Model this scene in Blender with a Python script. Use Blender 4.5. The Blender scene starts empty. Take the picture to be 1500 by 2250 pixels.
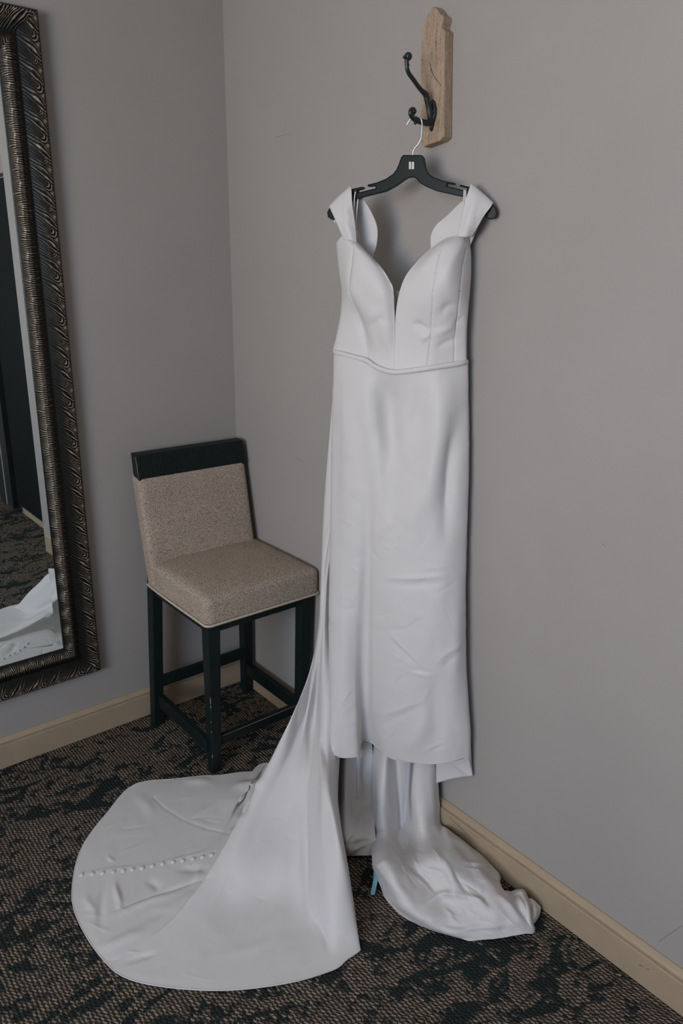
import bpy, bmesh, math, random
import numpy as np
from mathutils import Vector, Matrix
from mathutils.bvhtree import BVHTree

random.seed(7)
rng = np.random.default_rng(7)
S = bpy.context.scene
COL = S.collection

# ------------------------------------------------------------------ camera
CAM = np.array([-1.5174, -2.5242, 1.68])
YAW, PITCH, ROLL, FPX = 0.6826, 0.3072, 0.01136, 1665.3


def cam_axes():
    cy, sy, cp, sp = math.cos(YAW), math.sin(YAW), math.cos(PITCH), math.sin(PITCH)
    f = np.array([sy * cp, cy * cp, -sp])
    r = np.array([cy, -sy, 0.0])
    u = np.cross(r, f)
    cr, sr = math.cos(ROLL), math.sin(ROLL)
    return cr * r + sr * u, -sr * r + cr * u, f


RIGHT, UP, FWD = cam_axes()
cam_data = bpy.data.cameras.new('camera')
cam = bpy.data.objects.new('camera', cam_data)
COL.objects.link(cam)
cam.matrix_world = Matrix([[RIGHT[i], UP[i], -FWD[i], CAM[i]] for i in range(3)] + [[0, 0, 0, 1]])
cam_data.sensor_fit = 'VERTICAL'
cam_data.sensor_height = 36.0
cam_data.lens = FPX / 2250 * 36.0
cam_data.clip_start = 0.05
S.camera = cam

# ------------------------------------------------------------------ world, lamps, exposure
S.view_settings.view_transform = 'Standard'
S.view_settings.look = 'None'
S.view_settings.gamma = 1
S.view_settings.use_curve_mapping = False
S.view_settings.exposure = 0.0
world = bpy.data.worlds.new('overcast_sky')
S.world = world
world.use_nodes = True
world.node_tree.nodes['Background'].inputs[0].default_value = (0.62, 0.76, 1.0, 1)
world.node_tree.nodes['Background'].inputs[1].default_value = 1.0


def area(name, loc, target, sx, sy, power, col):
    d = bpy.data.lights.new(name, 'AREA')
    d.shape = 'RECTANGLE'
    d.size, d.size_y, d.energy, d.color = sx, sy, power, col
    o = bpy.data.objects.new(name, d)
    COL.objects.link(o)
    o.location = loc
    o.rotation_euler = (Vector(target) - Vector(loc)).to_track_quat('-Z', 'Y').to_euler()
    return o


# added lamps inside the one unseen window: cool sky part, warm part aimed up
area('window_sky_daylight', (-3.87, -2.80, 1.90), (-1.4, -2.45, 1.90), 1.5, 1.5, 47, (0.655, 0.995, 1.50))
area('window_ground_bounce', (-3.86, -2.20, 1.60), (-1.4, -2.20, 4.0), 1.5, 1.3, 64, (1.20, 0.92, 0.58))

# ------------------------------------------------------------------ helpers: measured sight lines and the planes they meet
TH = math.radians(22.5)                       # the hanger is turned this much out of the wall plane
H0 = np.array([-0.1, -1.045, 0.0])            # point below the hanger neck
AX = np.array([math.sin(TH), -math.cos(TH), 0.0])
NX = np.array([-math.cos(TH), -math.sin(TH), 0.0])


def ray(px, py):
    return FWD + RIGHT * (px - 750) / FPX - UP * (py - 1125) / FPX


def w(px, py, d):                             # point at distance d in front of the hanger plane
    v = ray(px, py)
    return CAM + v * ((d - (CAM - H0) @ NX) / (v @ NX))


def f(px, py, z):                             # point at height z
    v = ray(px, py)
    return CAM + v * ((z - CAM[2]) / v[2])


def fx(px, py, X):
    v = ray(px, py)
    return CAM + v * ((X - CAM[0]) / v[0])


def fy(px, py, Y):
    v = ray(px, py)
    return CAM + v * ((Y - CAM[1]) / v[1])


def D(d, a, z):                               # hanger frame: d out of its plane, a along it
    p = H0 + NX * d + AX * a
    return np.array([p[0], p[1], z])


def project(P):
    d = P - CAM
    zz = d @ FWD
    return np.stack([750 + FPX * (d @ RIGHT) / zz, 1125 - FPX * (d @ UP) / zz], -1)


def srgb(r, g, b):
    def c(v):
        v /= 255.0
        return v / 12.92 if v <= 0.04045 else ((v + 0.055) / 1.055) ** 2.4
    return (c(r), c(g), c(b), 1)


# ------------------------------------------------------------------ materials
def new_mat(name):
    m = bpy.data.materials.new(name)
    m.use_nodes = True
    nt = m.node_tree
    return m, nt, nt.nodes['Principled BSDF']


def N(nt, t, **kw):
    n = nt.nodes.new(t)
    for k, v in kw.items():
        setattr(n, k, v)
    return n


def noise(nt, vec, scale, detail=3, rough=0.55, dist=0.0):
    n = N(nt, 'ShaderNodeTexNoise')
    n.inputs['Scale'].default_value = scale
    n.inputs['Detail'].default_value = detail
    n.inputs['Roughness'].default_value = rough
    n.inputs['Distortion'].default_value = dist
    if vec is not None:
        nt.links.new(vec, n.inputs['Vector'])
    return n.outputs[0]


def ramp(nt, fac, stops):
    n = N(nt, 'ShaderNodeValToRGB')
    e = n.color_ramp.elements
    while len(e) < len(stops):
        e.new(0.5)
    for i, (p, c) in enumerate(stops):
        e[i].position = p
        e[i].color = c
    nt.links.new(fac, n.inputs[0])
    return n.outputs[0]


def math_n(nt, op, a, b=None, c=None):
    n = N(nt, 'ShaderNodeMath', operation=op)
    for i, v in enumerate((a, b, c)):
        if v is None:
            continue
        if isinstance(v, (int, float)):
            n.inputs[i].default_value = v
        else:
            nt.links.new(v, n.inputs[i])
    return n.outputs[0]


def bump(nt, bsdf, height, strength, dist):
    b = N(nt, 'ShaderNodeBump')
    b.inputs['Strength'].default_value = strength
    b.inputs['Distance'].default_value = dist
    nt.links.new(height, b.inputs['Height'])
    nt.links.new(b.outputs[0], bsdf.inputs['Normal'])


def coords(nt, kind='Object', scale=(1, 1, 1), rot=(0, 0, 0)):
    t = N(nt, 'ShaderNodeTexCoord')
    m = N(nt, 'ShaderNodeMapping')
    m.inputs['Scale'].default_value = scale
    m.inputs['Rotation'].default_value = rot
    nt.links.new(t.outputs[kind], m.inputs['Vector'])
    return m.outputs[0]


def plain(name, col, rough=0.5, spec=0.5, metal=0.0, nscale=None, namp=0.12, bstr=0.0, bdist=0.001, stretch=(1, 1, 1)):
    m, nt, b = new_mat(name)
    b.inputs['Roughness'].default_value = rough
    b.inputs['Specular IOR Level'].default_value = spec
    b.inputs['Metallic'].default_value = metal
    b.inputs['Base Color'].default_value = col
    if nscale:
        v = noise(nt, coords(nt, 'Object', stretch), nscale, 5)
        lo = tuple(c * (1 - namp) for c in col[:3]) + (1,)
        hi = tuple(min(1, c * (1 + namp)) for c in col[:3]) + (1,)
        nt.links.new(ramp(nt, v, [(0.3, lo), (0.7, hi)]), b.inputs['Base Color'])
        if bstr:
            bump(nt, b, v, bstr, bdist)
    return m


def wall_mat(name, col):
    m, nt, b = new_mat(name)
    c = coords(nt)
    b.inputs['Roughness'].default_value = 0.75
    b.inputs['Specular IOR Level'].default_value = 0.25
    v = noise(nt, c, 2.5, 4)
    nt.links.new(ramp(nt, v, [(0.3, tuple(x * 0.97 for x in col[:3]) + (1,)), (0.7, tuple(x * 1.03 for x in col[:3]) + (1,))]),
                 b.inputs['Base Color'])
    bump(nt, b, noise(nt, c, 420, 3), 0.12, 0.0006)
    return m


MAT = {}
MAT['wall_l'] = wall_mat('greige_wall_paint', (0.358, 0.332, 0.310, 1))
MAT['wall_r'] = MAT['wall_l']
MAT['ceiling'] = plain('ceiling_white', (0.72, 0.72, 0.71, 1), 0.9, 0.2, nscale=30, namp=0.03)
MAT['base'] = plain('tan_painted_trim', (0.395, 0.305, 0.21, 1), 0.42, 0.4, nscale=18, namp=0.05, bstr=0.05)
MAT['scuff'] = plain('dark_scuff', (0.06, 0.05, 0.04, 1), 0.8)
MAT['darkwood'] = plain('espresso_stained_wood', (0.0075, 0.0135, 0.0135, 1), 0.45, 0.22, nscale=45, namp=0.5, bstr=0.08, stretch=(6, 6, 0.5))
MAT['scratch'] = plain('grey_wall_scratch', (0.20, 0.19, 0.185, 1), 0.8)
MAT['crack'] = plain('dark_greenish_crack', (0.05, 0.055, 0.04, 1), 0.9)
MAT['chip'] = plain('bare_wood_chip', (0.25, 0.21, 0.17, 1), 0.7)
MAT['plastic'] = plain('dark_teal_plastic', (0.0055, 0.0125, 0.0150, 1), 0.42, 0.25, nscale=60, namp=0.1)
MAT['iron'] = plain('blackened_cast_iron', (0.012, 0.018, 0.020, 1), 0.36, 0.5, nscale=160, namp=0.3, bstr=0.15, bdist=0.0006)
MAT['steel'] = plain('bright_steel_wire', (0.62, 0.62, 0.62, 1), 0.25, 0.5, 1.0, nscale=80, namp=0.05)
MAT['clip'] = plain('pale_metal_tab', (0.55, 0.54, 0.52, 1), 0.35, 0.5, 0.3, nscale=80, namp=0.05)
MAT['doordark'] = plain('charcoal_door_paint', (0.022, 0.026, 0.028, 1), 0.5, 0.4, nscale=20, namp=0.1)
MAT['doorgap'] = plain('black_recess', (0.004, 0.006, 0.006, 1), 0.7, 0.2, nscale=20, namp=0.1)
MAT['doorlight'] = plain('beige_jamb_edge', (0.30, 0.26, 0.23, 1), 0.5, 0.4, nscale=20, namp=0.05)


def satin(name, col, rough=0.52):
    m, nt, b = new_mat(name)
    c = coords(nt)
    b.inputs['Base Color'].default_value = col
    b.inputs['Roughness'].default_value = rough
    b.inputs['Specular IOR Level'].default_value = 0.28
    b.inputs['Sheen Weight'].default_value = 0.12
    b.inputs['Sheen Roughness'].default_value = 0.4
    b.inputs['Subsurface Weight'].default_value = 0.0
    wv = noise(nt, coords(nt, 'Object', (1, 1, 0.35)), 900, 2)
    big = noise(nt, c, 16, 3, 0.5, 0.8)
    h = math_n(nt, 'ADD', math_n(nt, 'MULTIPLY', wv, 0.06), math_n(nt, 'MULTIPLY', big, 0.45))
    bump(nt, b, h, 0.30, 0.006)
    return m


MAT['satin'] = satin('ivory_satin', (0.645, 0.625, 0.615, 1))
MAT['satin_back'] = satin('ivory_lining', (0.64, 0.618, 0.606, 1), 0.55)
MAT['ribbon'] = plain('pale_blue_ribbon', (0.47, 0.50, 0.58, 1), 0.4, 0.4, nscale=300, namp=0.05)
MAT['bluetape'] = plain('sky_blue_ribbon', (0.20, 0.42, 0.50, 1), 0.4, 0.4, nscale=300, namp=0.05)
m, nt, b = new_mat('sheer_mesh')
b.inputs['Base Color'].default_value = (0.66, 0.60, 0.54, 1)
b.inputs['Roughness'].default_value = 0.8
b.inputs['Alpha'].default_value = 0.5
MAT['sheer'] = m

# bouclé upholstery
m, nt, b = new_mat('taupe_boucle_upholstery')
c = coords(nt)
b.inputs['Roughness'].default_value = 0.9
b.inputs['Specular IOR Level'].default_value = 0.15
vo = N(nt, 'ShaderNodeTexVoronoi')
vo.inputs['Scale'].default_value = 330
nt.links.new(c, vo.inputs['Vector'])
n1 = noise(nt, c, 260, 3)
n2 = noise(nt, c, 9, 2)
mixv = math_n(nt, 'ADD', math_n(nt, 'MULTIPLY', vo.outputs['Distance'], 0.8), math_n(nt, 'MULTIPLY', n1, 0.45))
mixv = math_n(nt, 'ADD', mixv, math_n(nt, 'MULTIPLY', n2, 0.12))
nt.links.new(ramp(nt, mixv, [(0.28, (0.66, 0.56, 0.45, 1)), (0.55, (0.50, 0.415, 0.335, 1)), (0.9, (0.24, 0.185, 0.145, 1))]), b.inputs['Base Color'])
bump(nt, b, math_n(nt, 'MULTIPLY', mixv, -1.0), 0.7, 0.0025)
MAT['boucle'] = m
MAT['piping'] = plain('taupe_piping_cord', (0.50, 0.425, 0.345, 1), 0.9, 0.15, nscale=330, namp=0.3, bstr=0.4)

# carpet: loop rows running along the right wall, tan stitches over dark teal in drifting patches
m, nt, b = new_mat('patterned_loop_carpet')
b.inputs['Roughness'].default_value = 0.95
b.inputs['Specular IOR Level'].default_value = 0.1
tc = N(nt, 'ShaderNodeTexCoord')
sep = N(nt, 'ShaderNodeSeparateXYZ')
nt.links.new(tc.outputs['Object'], sep.inputs[0])
X, Y = sep.outputs[0], sep.outputs[1]
PITCHX, PITCHY = 0.0102, 0.0125
wob = noise(nt, coords(nt, 'Object', (1, 1, 1)), 55, 2)
Xw = math_n(nt, 'ADD', X, math_n(nt, 'MULTIPLY', math_n(nt, 'SUBTRACT', wob, 0.5), 0.011))
u = math_n(nt, 'DIVIDE', Xw, PITCHX)
ui = math_n(nt, 'FLOOR', u)
uf = math_n(nt, 'FRACT', u)
rowcell = N(nt, 'ShaderNodeTexWhiteNoise', noise_dimensions='1D')
nt.links.new(ui, rowcell.inputs['W'])
v = math_n(nt, 'ADD', math_n(nt, 'DIVIDE', Y, PITCHY), math_n(nt, 'MULTIPLY', rowcell.outputs['Value'], 7.0))
vi = math_n(nt, 'FLOOR', v)
vf = math_n(nt, 'FRACT', v)
cell = N(nt, 'ShaderNodeCombineXYZ')
nt.links.new(ui, cell.inputs[0])
nt.links.new(vi, cell.inputs[1])
wn = N(nt, 'ShaderNodeTexWhiteNoise')
nt.links.new(cell.outputs[0], wn.inputs['Vector'])
rnd = wn.outputs['Value']
rowm = math_n(nt, 'SINE', math_n(nt, 'MULTIPLY', math_n(nt, 'ADD', uf, math_n(nt, 'MULTIPLY', vf, 0.42)), math.pi))
rowm = math_n(nt, 'POWER', math_n(nt, 'ABSOLUTE', rowm), 3.4)
loop = math_n(nt, 'POWER', math_n(nt, 'ABSOLUTE', math_n(nt, 'SINE', math_n(nt, 'MULTIPLY', vf, math.pi))), 0.2)
loopm = math_n(nt, 'MULTIPLY', rowm, loop)
patch = noise(nt, coords(nt, 'Object', (0.75, 1.35, 1), (0, 0, 0.25)), 8.5, 3, 0.5, 1.6)
thr = math_n(nt, 'ADD', patch, math_n(nt, 'MULTIPLY', math_n(nt, 'SUBTRACT', rnd, 0.5), 0.15))
on = ramp(nt, thr, [(0.43, (0, 0, 0, 1)), (0.51, (1, 1, 1, 1))])
tan_f = math_n(nt, 'MULTIPLY', loopm, on)
fine = noise(nt, coords(nt), 420, 3)
mx = N(nt, 'ShaderNodeMix', data_type='RGBA')
nt.links.new(tan_f, mx.inputs[0])
nt.links.new(ramp(nt, fine, [(0.3, (0.007, 0.012, 0.012, 1)), (0.72, (0.040, 0.048, 0.046, 1))]), mx.inputs[6])
nt.links.new(ramp(nt, rnd, [(0.0, (0.25, 0.18, 0.135, 1)), (1.0, (0.46, 0.335, 0.245, 1))]), mx.inputs[7])
nt.links.new(mx.outputs[2], b.inputs['Base Color'])
hh = math_n(nt, 'ADD', loopm, math_n(nt, 'MULTIPLY', fine, 0.6))
bump(nt, b, hh, 0.9, 0.004)
MAT['carpet'] = m

# old wood plank
m, nt, b = new_mat('weathered_plank_wood')
b.inputs['Roughness'].default_value = 0.8
b.inputs['Specular IOR Level'].default_value = 0.2
g = noise(nt, coords(nt, 'Object', (6, 6, 0.55)), 26, 6, 0.65, 0.5)
sp = noise(nt, coords(nt, 'Object', (2, 2, 0.9)), 190, 3, 0.6)
gv = math_n(nt, 'ADD', math_n(nt, 'MULTIPLY', g, 0.55), math_n(nt, 'MULTIPLY', sp, 0.45))
nt.links.new(ramp(nt, gv, [(0.30, (0.07, 0.048, 0.033, 1)), (0.43, (0.31, 0.222, 0.155, 1)), (0.66, (0.48, 0.37, 0.27, 1))]), b.inputs['Base Color'])
bump(nt, b, gv, 0.5, 0.0025)
MAT['plank'] = m

# carved frame: antique bronze, gold rubbed on the raised ridges (relief on the mesh also holds a darker cove and a painted sheen streak)
m, nt, b = new_mat('antique_bronze_carving')
at = N(nt, 'ShaderNodeAttribute', attribute_name='relief_tone')
gr = noise(nt, coords(nt), 70, 4)
hv = math_n(nt, 'ADD', at.outputs['Fac'], math_n(nt, 'MULTIPLY', math_n(nt, 'SUBTRACT', gr, 0.5), 0.35))
nt.links.new(ramp(nt, hv, [(0.40, (0.008, 0.010, 0.009, 1)), (0.66, (0.060, 0.045, 0.032, 1)), (0.95, (0.52, 0.43, 0.33, 1))]), b.inputs['Base Color'])
b.inputs['Metallic'].default_value = 0.55
b.inputs['Roughness'].default_value = 0.38
MAT['bronze'] = m
m, nt, b = new_mat('silvered_mirror_glass')
b.inputs['Base Color'].default_value = (0.80, 0.86, 0.86, 1)
b.inputs['Metallic'].default_value = 1.0
b.inputs['Roughness'].default_value = 0.0
MAT['mirror'] = m
m, nt, b = new_mat('window_glass')
b.inputs['Base Color'].default_value = (0.9, 0.95, 1, 1)
b.inputs['Roughness'].default_value = 0.02
b.inputs['Alpha'].default_value = 0.08
MAT['glass'] = m


# ------------------------------------------------------------------ object helpers
def thing(name, label, cat, loc=(0, 0, 0), group=None):
    o = bpy.data.objects.new(name, None)
    COL.objects.link(o)
    o.location = loc
    o.empty_display_size = 0.05
    o['label'], o['category'] = label, cat
    if group:
        o['group'] = group
    return o


def link(name, me, mat, parent=None, kind=None, label=None, smooth=False):
    o = bpy.data.objects.new(name, me)
    COL.objects.link(o)
    if mat:
        me.materials.append(mat)
    if parent:
        o.parent = parent
        pw = Vector(parent.location)
        pp = parent.parent
        while pp:
            pw += Vector(pp.location)
            pp = pp.parent
        me.transform(Matrix.Translation(-pw))
    if kind:
        o['kind'] = kind
    if label:
        o['label'] = label
    if smooth:
        me.polygons.foreach_set('use_smooth', [True] * len(me.polygons))
    return o


def bm_obj(name, bm, mat, parent=None, kind=None, label=None, smooth=False):
    bmesh.ops.recalc_face_normals(bm, faces=bm.faces[:])
    me = bpy.data.meshes.new(name)
    bm.to_mesh(me)
    bm.free()
    return link(name, me, mat, parent, kind, label, smooth)


def bevel_mod(o, wd, seg=2):
    md = o.modifiers.new('bevel', 'BEVEL')
    md.width, md.segments, md.limit_method = wd, seg, 'ANGLE'
    md.angle_limit = math.radians(35)
    return o


def box(bm, x0, x1, y0, y1, z0, z1):
    vs = [bm.verts.new((x, y, z)) for z in (z0, z1) for (x, y) in ((x0, y0), (x1, y0), (x1, y1), (x0, y1))]
    for q in ((3, 2, 1, 0), (4, 5, 6, 7), (0, 1, 5, 4), (1, 2, 6, 5), (2, 3, 7, 6), (3, 0, 4, 7)):
        bm.faces.new([vs[i] for i in q])


def hexa(bm, bot, top):
    a = [bm.verts.new(p) for p in bot]
    c = [bm.verts.new(p) for p in top]
    bm.faces.new(a[::-1])
    bm.faces.new(c)
    for i in range(4):
        j = (i + 1) % 4
        bm.faces.new((a[i], a[j], c[j], c[i]))


def box_obj(name, dims, mat, parent=None, kind=None, bev=0.0, label=None):
    bm = bmesh.new()
    box(bm, *dims)
    o = bm_obj(name, bm, mat, parent, kind, label)
    if bev:
        bevel_mod(o, bev)
    return o


def catmull(P, n):
    P = np.asarray(P, float)
    k = len(P)
    t = np.linspace(0, k - 1, n)
    i = np.minimum(t.astype(int), k - 2)
    s = (t - i).reshape((-1,) + (1,) * (P.ndim - 1))
    Pe = np.concatenate([(2 * P[0] - P[1])[None], P, (2 * P[-1] - P[-2])[None]])
    p0, p1, p2, p3 = Pe[i], Pe[i + 1], Pe[i + 2], Pe[i + 3]
    return 0.5 * (2 * p1 + (p2 - p0) * s + (2 * p0 - 5 * p1 + 4 * p2 - p3) * s ** 2 + (3 * p1 - p0 - 3 * p2 + p3) * s ** 3)


def grid_mesh(name, G):
    nv, nu = G.shape[:2]
    me = bpy.data.meshes.new(name)
    idx = np.arange(nv * nu).reshape(nv, nu)
    q = np.stack([idx[:-1, :-1], idx[:-1, 1:], idx[1:, 1:], idx[1:, :-1]], -1).reshape(-1, 4)
    me.vertices.add(nv * nu)
    me.vertices.foreach_set('co', G.reshape(-1).astype(np.float32))
    me.loops.add(q.size)
    me.loops.foreach_set('vertex_index', q.reshape(-1).astype(np.int32))
    me.polygons.add(len(q))
    me.polygons.foreach_set('loop_start', (np.arange(len(q)) * 4).astype(np.int32))
    me.polygons.foreach_set('loop_total', np.full(len(q), 4, np.int32))
    me.update(calc_edges=True)
    me.validate()
    return me


def keep_off_walls(P, m=0.004):
    lim = np.where(P[..., 2] < 0.112, -0.0216 - m, -m)
    P[..., 0] = np.minimum(P[..., 0], lim)
    P[..., 2] = np.maximum(P[..., 2], 0.0035)
    return P


waves = []
for _k in range(14):
    _l = 26 + 90 * random.random() ** 1.5
    _a = random.uniform(-1.1, 1.1)
    waves.append((2 * math.pi / _l * math.cos(_a), 2 * math.pi / _l * math.sin(_a), random.uniform(0, 6.28), (_l / 110) ** 1.2 / 3))


def cloth(name, L, nu, nv, mat, parent, folds=(), thick=0.0016, label=None, drape=None, soft=0.0):
    L = np.array(L, float)
    G = catmull(L, nv)
    G = np.swapaxes(catmull(np.swapaxes(G, 0, 1), nu), 0, 1)
    if folds:
        du = np.gradient(G, axis=1)
        dv = np.gradient(G, axis=0)
        nn = np.cross(du, dv)
        nn /= np.linalg.norm(nn, axis=-1, keepdims=True) + 1e-9
        face = np.sign(((CAM - G) * nn).sum(-1, keepdims=True))
        nn *= face
        p = project(G)
        h = np.zeros(G.shape[:2])
        for fo in folds:
            x0, y0, x1, y1, wd, amp = fo[:6]
            sharp = len(fo) > 6
            e = np.array([x1 - x0, y1 - y0], float)
            ln = np.linalg.norm(e)
            e /= ln
            q = p - np.array([x0, y0])
            s = (q @ e) / ln
            t = (q @ np.array([-e[1], e[0]])) / wd
            s2 = np.clip(s, -.15, 1.15)
            taper = np.clip(np.sin(math.pi * (s2 + .15) / 1.3), 0, 1) ** 2
            if len(fo) > 7:
                taper = ((s > -.02) & (s < 1.02)) * 1.0
            else:
                t = t + .35 * np.sin(s2 * 5 + x0)
            prof = np.exp(-(np.sqrt(t * t + .04) - .2) * 1.7) if sharp else np.exp(-t * t)
            h += amp * taper * prof
        if soft:
            for kx, ky, ph_, am in waves:
                h += soft * am * np.sin(p[..., 0] * kx + p[..., 1] * ky + ph_ + 1.3 * np.sin(p[..., 0] * ky * .7 - p[..., 1] * kx * .5))
        G = G + nn * h[..., None]
    if drape:
        G = drape(G)
    keep_off_walls(G)
    me = grid_mesh(name, G)
    o = link(name, me, mat, parent, None, label, smooth=True)
    md = o.modifiers.new('thickness', 'SOLIDIFY')
    md.thickness, md.offset = thick, 0.0
    return o, G


def tube(name, pts, r, mat, parent=None, n=60, sides=10, label=None, flat=None, cap=True):
    P = catmull(pts, n)
    R = np.asarray(r, float)
    R = np.interp(np.linspace(0, 1, n), np.linspace(0, 1, len(R)), R) if R.ndim else np.full(n, float(R))
    T = np.gradient(P, axis=0)
    T /= np.linalg.norm(T, axis=1, keepdims=True) + 1e-12
    ref = np.array([0, 0, 1.0]) if flat is None else np.asarray(flat, float)[:3]
    A = []
    a = np.cross(T[0], ref)
    if np.linalg.norm(a) < 1e-3:
        a = np.cross(T[0], [1.0, 0, 0])
    for k in range(n):
        if flat is not None:
            a2 = np.cross(T[k], ref)
            if np.linalg.norm(a2) > 1e-3:
                a = a2
        a = a - T[k] * (a @ T[k])
        a /= np.linalg.norm(a)
        A.append(a.copy())
    A = np.array(A)
    B = np.cross(T, A)
    ang = np.linspace(0, 2 * math.pi, sides, endpoint=False)
    fa, fb = (1, 1) if flat is None or len(flat) < 5 else (flat[3], flat[4])
    V = P[:, None] + R[:, None, None] * (A[:, None] * np.cos(ang)[None, :, None] * fa + B[:, None] * np.sin(ang)[None, :, None] * fb)
    bm = bmesh.new()
    rings = [[bm.verts.new(v) for v in ring] for ring in V]
    for k in range(n - 1):
        for j in range(sides):
            j2 = (j + 1) % sides
            bm.faces.new((rings[k][j], rings[k][j2], rings[k + 1][j2], rings[k + 1][j]))
    if cap:
        bm.faces.new(rings[0][::-1])
        bm.faces.new(rings[-1])
    return bm_obj(name, bm, mat, parent, None, label, smooth=True)


def tube_bm(bm, pts, r, n=40, sides=10):
    P = catmull(pts, n)
    R = np.interp(np.linspace(0, 1, n), np.linspace(0, 1, len(r)), r)
    T = np.gradient(P, axis=0)
    T /= np.linalg.norm(T, axis=1, keepdims=True) + 1e-12
    a = np.cross(T[0], [0.0, 1.0, 0.0])
    ang = np.linspace(0, 2 * math.pi, sides, endpoint=False)
    prev = None
    first = None
    for k in range(n):
        a = a - T[k] * (a @ T[k])
        a /= np.linalg.norm(a)
        bb = np.cross(T[k], a)
        ring = [bm.verts.new(P[k] + R[k] * (a * math.cos(t) + bb * math.sin(t))) for t in ang]
        if prev:
            for j in range(sides):
                j2 = (j + 1) % sides
                bm.faces.new((prev[j], prev[j2], ring[j2], ring[j]))
        else:
            first = ring
        prev = ring
    bm.faces.new(first[::-1])
    bm.faces.new(prev)


def ball_bm(bm, c, r, sq=(1, 1, 1)):
    geo = bmesh.ops.create_uvsphere(bm, u_segments=16, v_segments=10, radius=r)
    for vv in geo['verts']:
        vv.co = Vector((vv.co.x * sq[0] + c[0], vv.co.y * sq[1] + c[1], vv.co.z * sq[2] + c[2]))


# ================================================================== the room
XW, YB, ZC = -3.9, -5.0, 2.75
box_obj('floor', (XW - 0.1, 0.1, YB - 0.1, 0.1, -0.08, 0.0), MAT['carpet'], kind='structure')
box_obj('ceiling', (XW - 0.1, 0.1, YB - 0.1, 0.1, ZC, ZC + 0.1), MAT['ceiling'], kind='structure')
box_obj('wall_left', (XW - 0.1, 0.1, 0.0, 0.1, 0.0, ZC), MAT['wall_l'], kind='structure')
box_obj('wall_right', (0.0, 0.1, YB, 0.0, 0.0, ZC), MAT['wall_r'], kind='structure')
box_obj('wall_back', (XW, 0.1, YB - 0.1, YB, 0.0, ZC), MAT['wall_l'], kind='structure')
# window wall with its opening
WY0, WY1, WZ0, WZ1 = -3.55, -1.45, 0.9, 2.65
bm = bmesh.new()
box(bm, XW - 0.1, XW, YB, WY0, 0, ZC)
box(bm, XW - 0.1, XW, WY1, 0, 0, ZC)
box(bm, XW - 0.1, XW, WY0, WY1, 0, WZ0)
box(bm, XW - 0.1, XW, WY0, WY1, WZ1, ZC)
bm_obj('wall_window', bm, MAT['wall_l'], kind='structure')
bm = bmesh.new()
for (y0, y1, z0, z1) in ((WY0, WY0 + .05, WZ0, WZ1), (WY1 - .05, WY1, WZ0, WZ1), (WY0, WY1, WZ0, WZ0 + .05), (WY0, WY1, WZ1 - .05, WZ1),
                         ((WY0 + WY1) / 2 - .025, (WY0 + WY1) / 2 + .025, WZ0, WZ1)):
    box(bm, XW - 0.08, XW - 0.02, y0, y1, z0, z1)
win = bm_obj('window_1', bm, MAT['base'], kind='structure')
box_obj('pane', (XW - 0.055, XW - 0.05, WY0 + .05, (WY0 + WY1) / 2 - .025, WZ0 + .05, WZ1 - .05), MAT['glass'], win)
box_obj('pane', (XW - 0.055, XW - 0.05, (WY0 + WY1) / 2 + .025, WY1 - .05, WZ0 + .05, WZ1 - .05), MAT['glass'], win)

# baseboards, moulded: flat face, groove, rounded cap
BH, BT = 0.1095, 0.0216
prof = [(0, 0), (BT, 0), (BT, .0855), (BT - .0010, .0868), (BT - .0030, .0874), (BT - .0085, .0884), (BT - .0085, .0900), (BT - .0050, .0925), (BT - .0046, .0965),
        (BT - .0060, .0990), (BT - .0085, .1020), (BT - .0130, .1058), (.004, BH), (0, BH)]


def baseboard(name, along, a0, a1, side):
    bm = bmesh.new()
    ends = []
    for a in (a0, a1):
        ring = []
        for (t, z) in prof:
            if along == 'x':
                ring.append(bm.verts.new((a - (t if a == a1 and side == 'mitre' else 0), -t, z)))
            else:
                ring.append(bm.verts.new((-t, a - (t if a == a1 and side == 'mitre' else 0), z)))
        ends.append(ring)
    n = len(prof)
    for i in range(n):
        j = (i + 1) % n
        bm.faces.new((ends[0][i], ends[0][j], ends[1][j], ends[1][i]))
    bm.faces.new(ends[0][::-1])
    bm.faces.new(ends[1])
    return bm_obj(name, bm, MAT['base'], kind='structure')


baseboard('baseboard_left', 'x', XW + BT, 0.0, 'mitre')
bright = baseboard('baseboard_right', 'y', -2.97, 0.0, 'mitre')
baseboard('trim_1', 'y', YB, -3.44, '')
box_obj('baseboard_back', (XW + BT, -BT, YB, YB + BT, 0, BH), MAT['base'], kind='structure', bev=.004)
box_obj('baseboard_window', (XW, XW + BT, YB, -BT, 0, BH), MAT['base'], kind='structure', bev=.004)
# scuffs on the right baseboard (thin worn marks in the paint)
for k, (pa, pb, wd) in enumerate((((988, 1797), (1038, 1844), .0016), ((1402, 2120), (1412, 2124), .0016), ((1419, 2129), (1427, 2131), .0013), ((1121, 1891), (1125, 1894), .0016))):
    A_, B_ = fx(*pa, -BT - .0003), fx(*pb, -BT - .0003)
    tube('scuff_mark', [A_, (A_ + B_) / 2 + [0, 0, .0005], B_], [wd * .3, wd * .6, wd * .2], MAT['scuff'], bright, n=8, sides=5, flat=(1, 0, 0, 1, .2))

wr = bpy.data.objects['wall_right']
for pa, pb in (((1446, 2070), (1500, 2033)), ((1322, 1196), (1330, 1201)), ((602, 303), (640, 294)), ((641, 1000), (668, 1016))):
    A_, B_ = fx(*pa, -.0002), fx(*pb, -.0002)
    tube('scuff_mark', [A_, (A_ + B_) / 2 + [0, 0, .001], B_], [.0003, .0007, .0003], MAT['scratch'], wr, n=8, sides=5, flat=(1, 0, 0, 1, .2))

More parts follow.
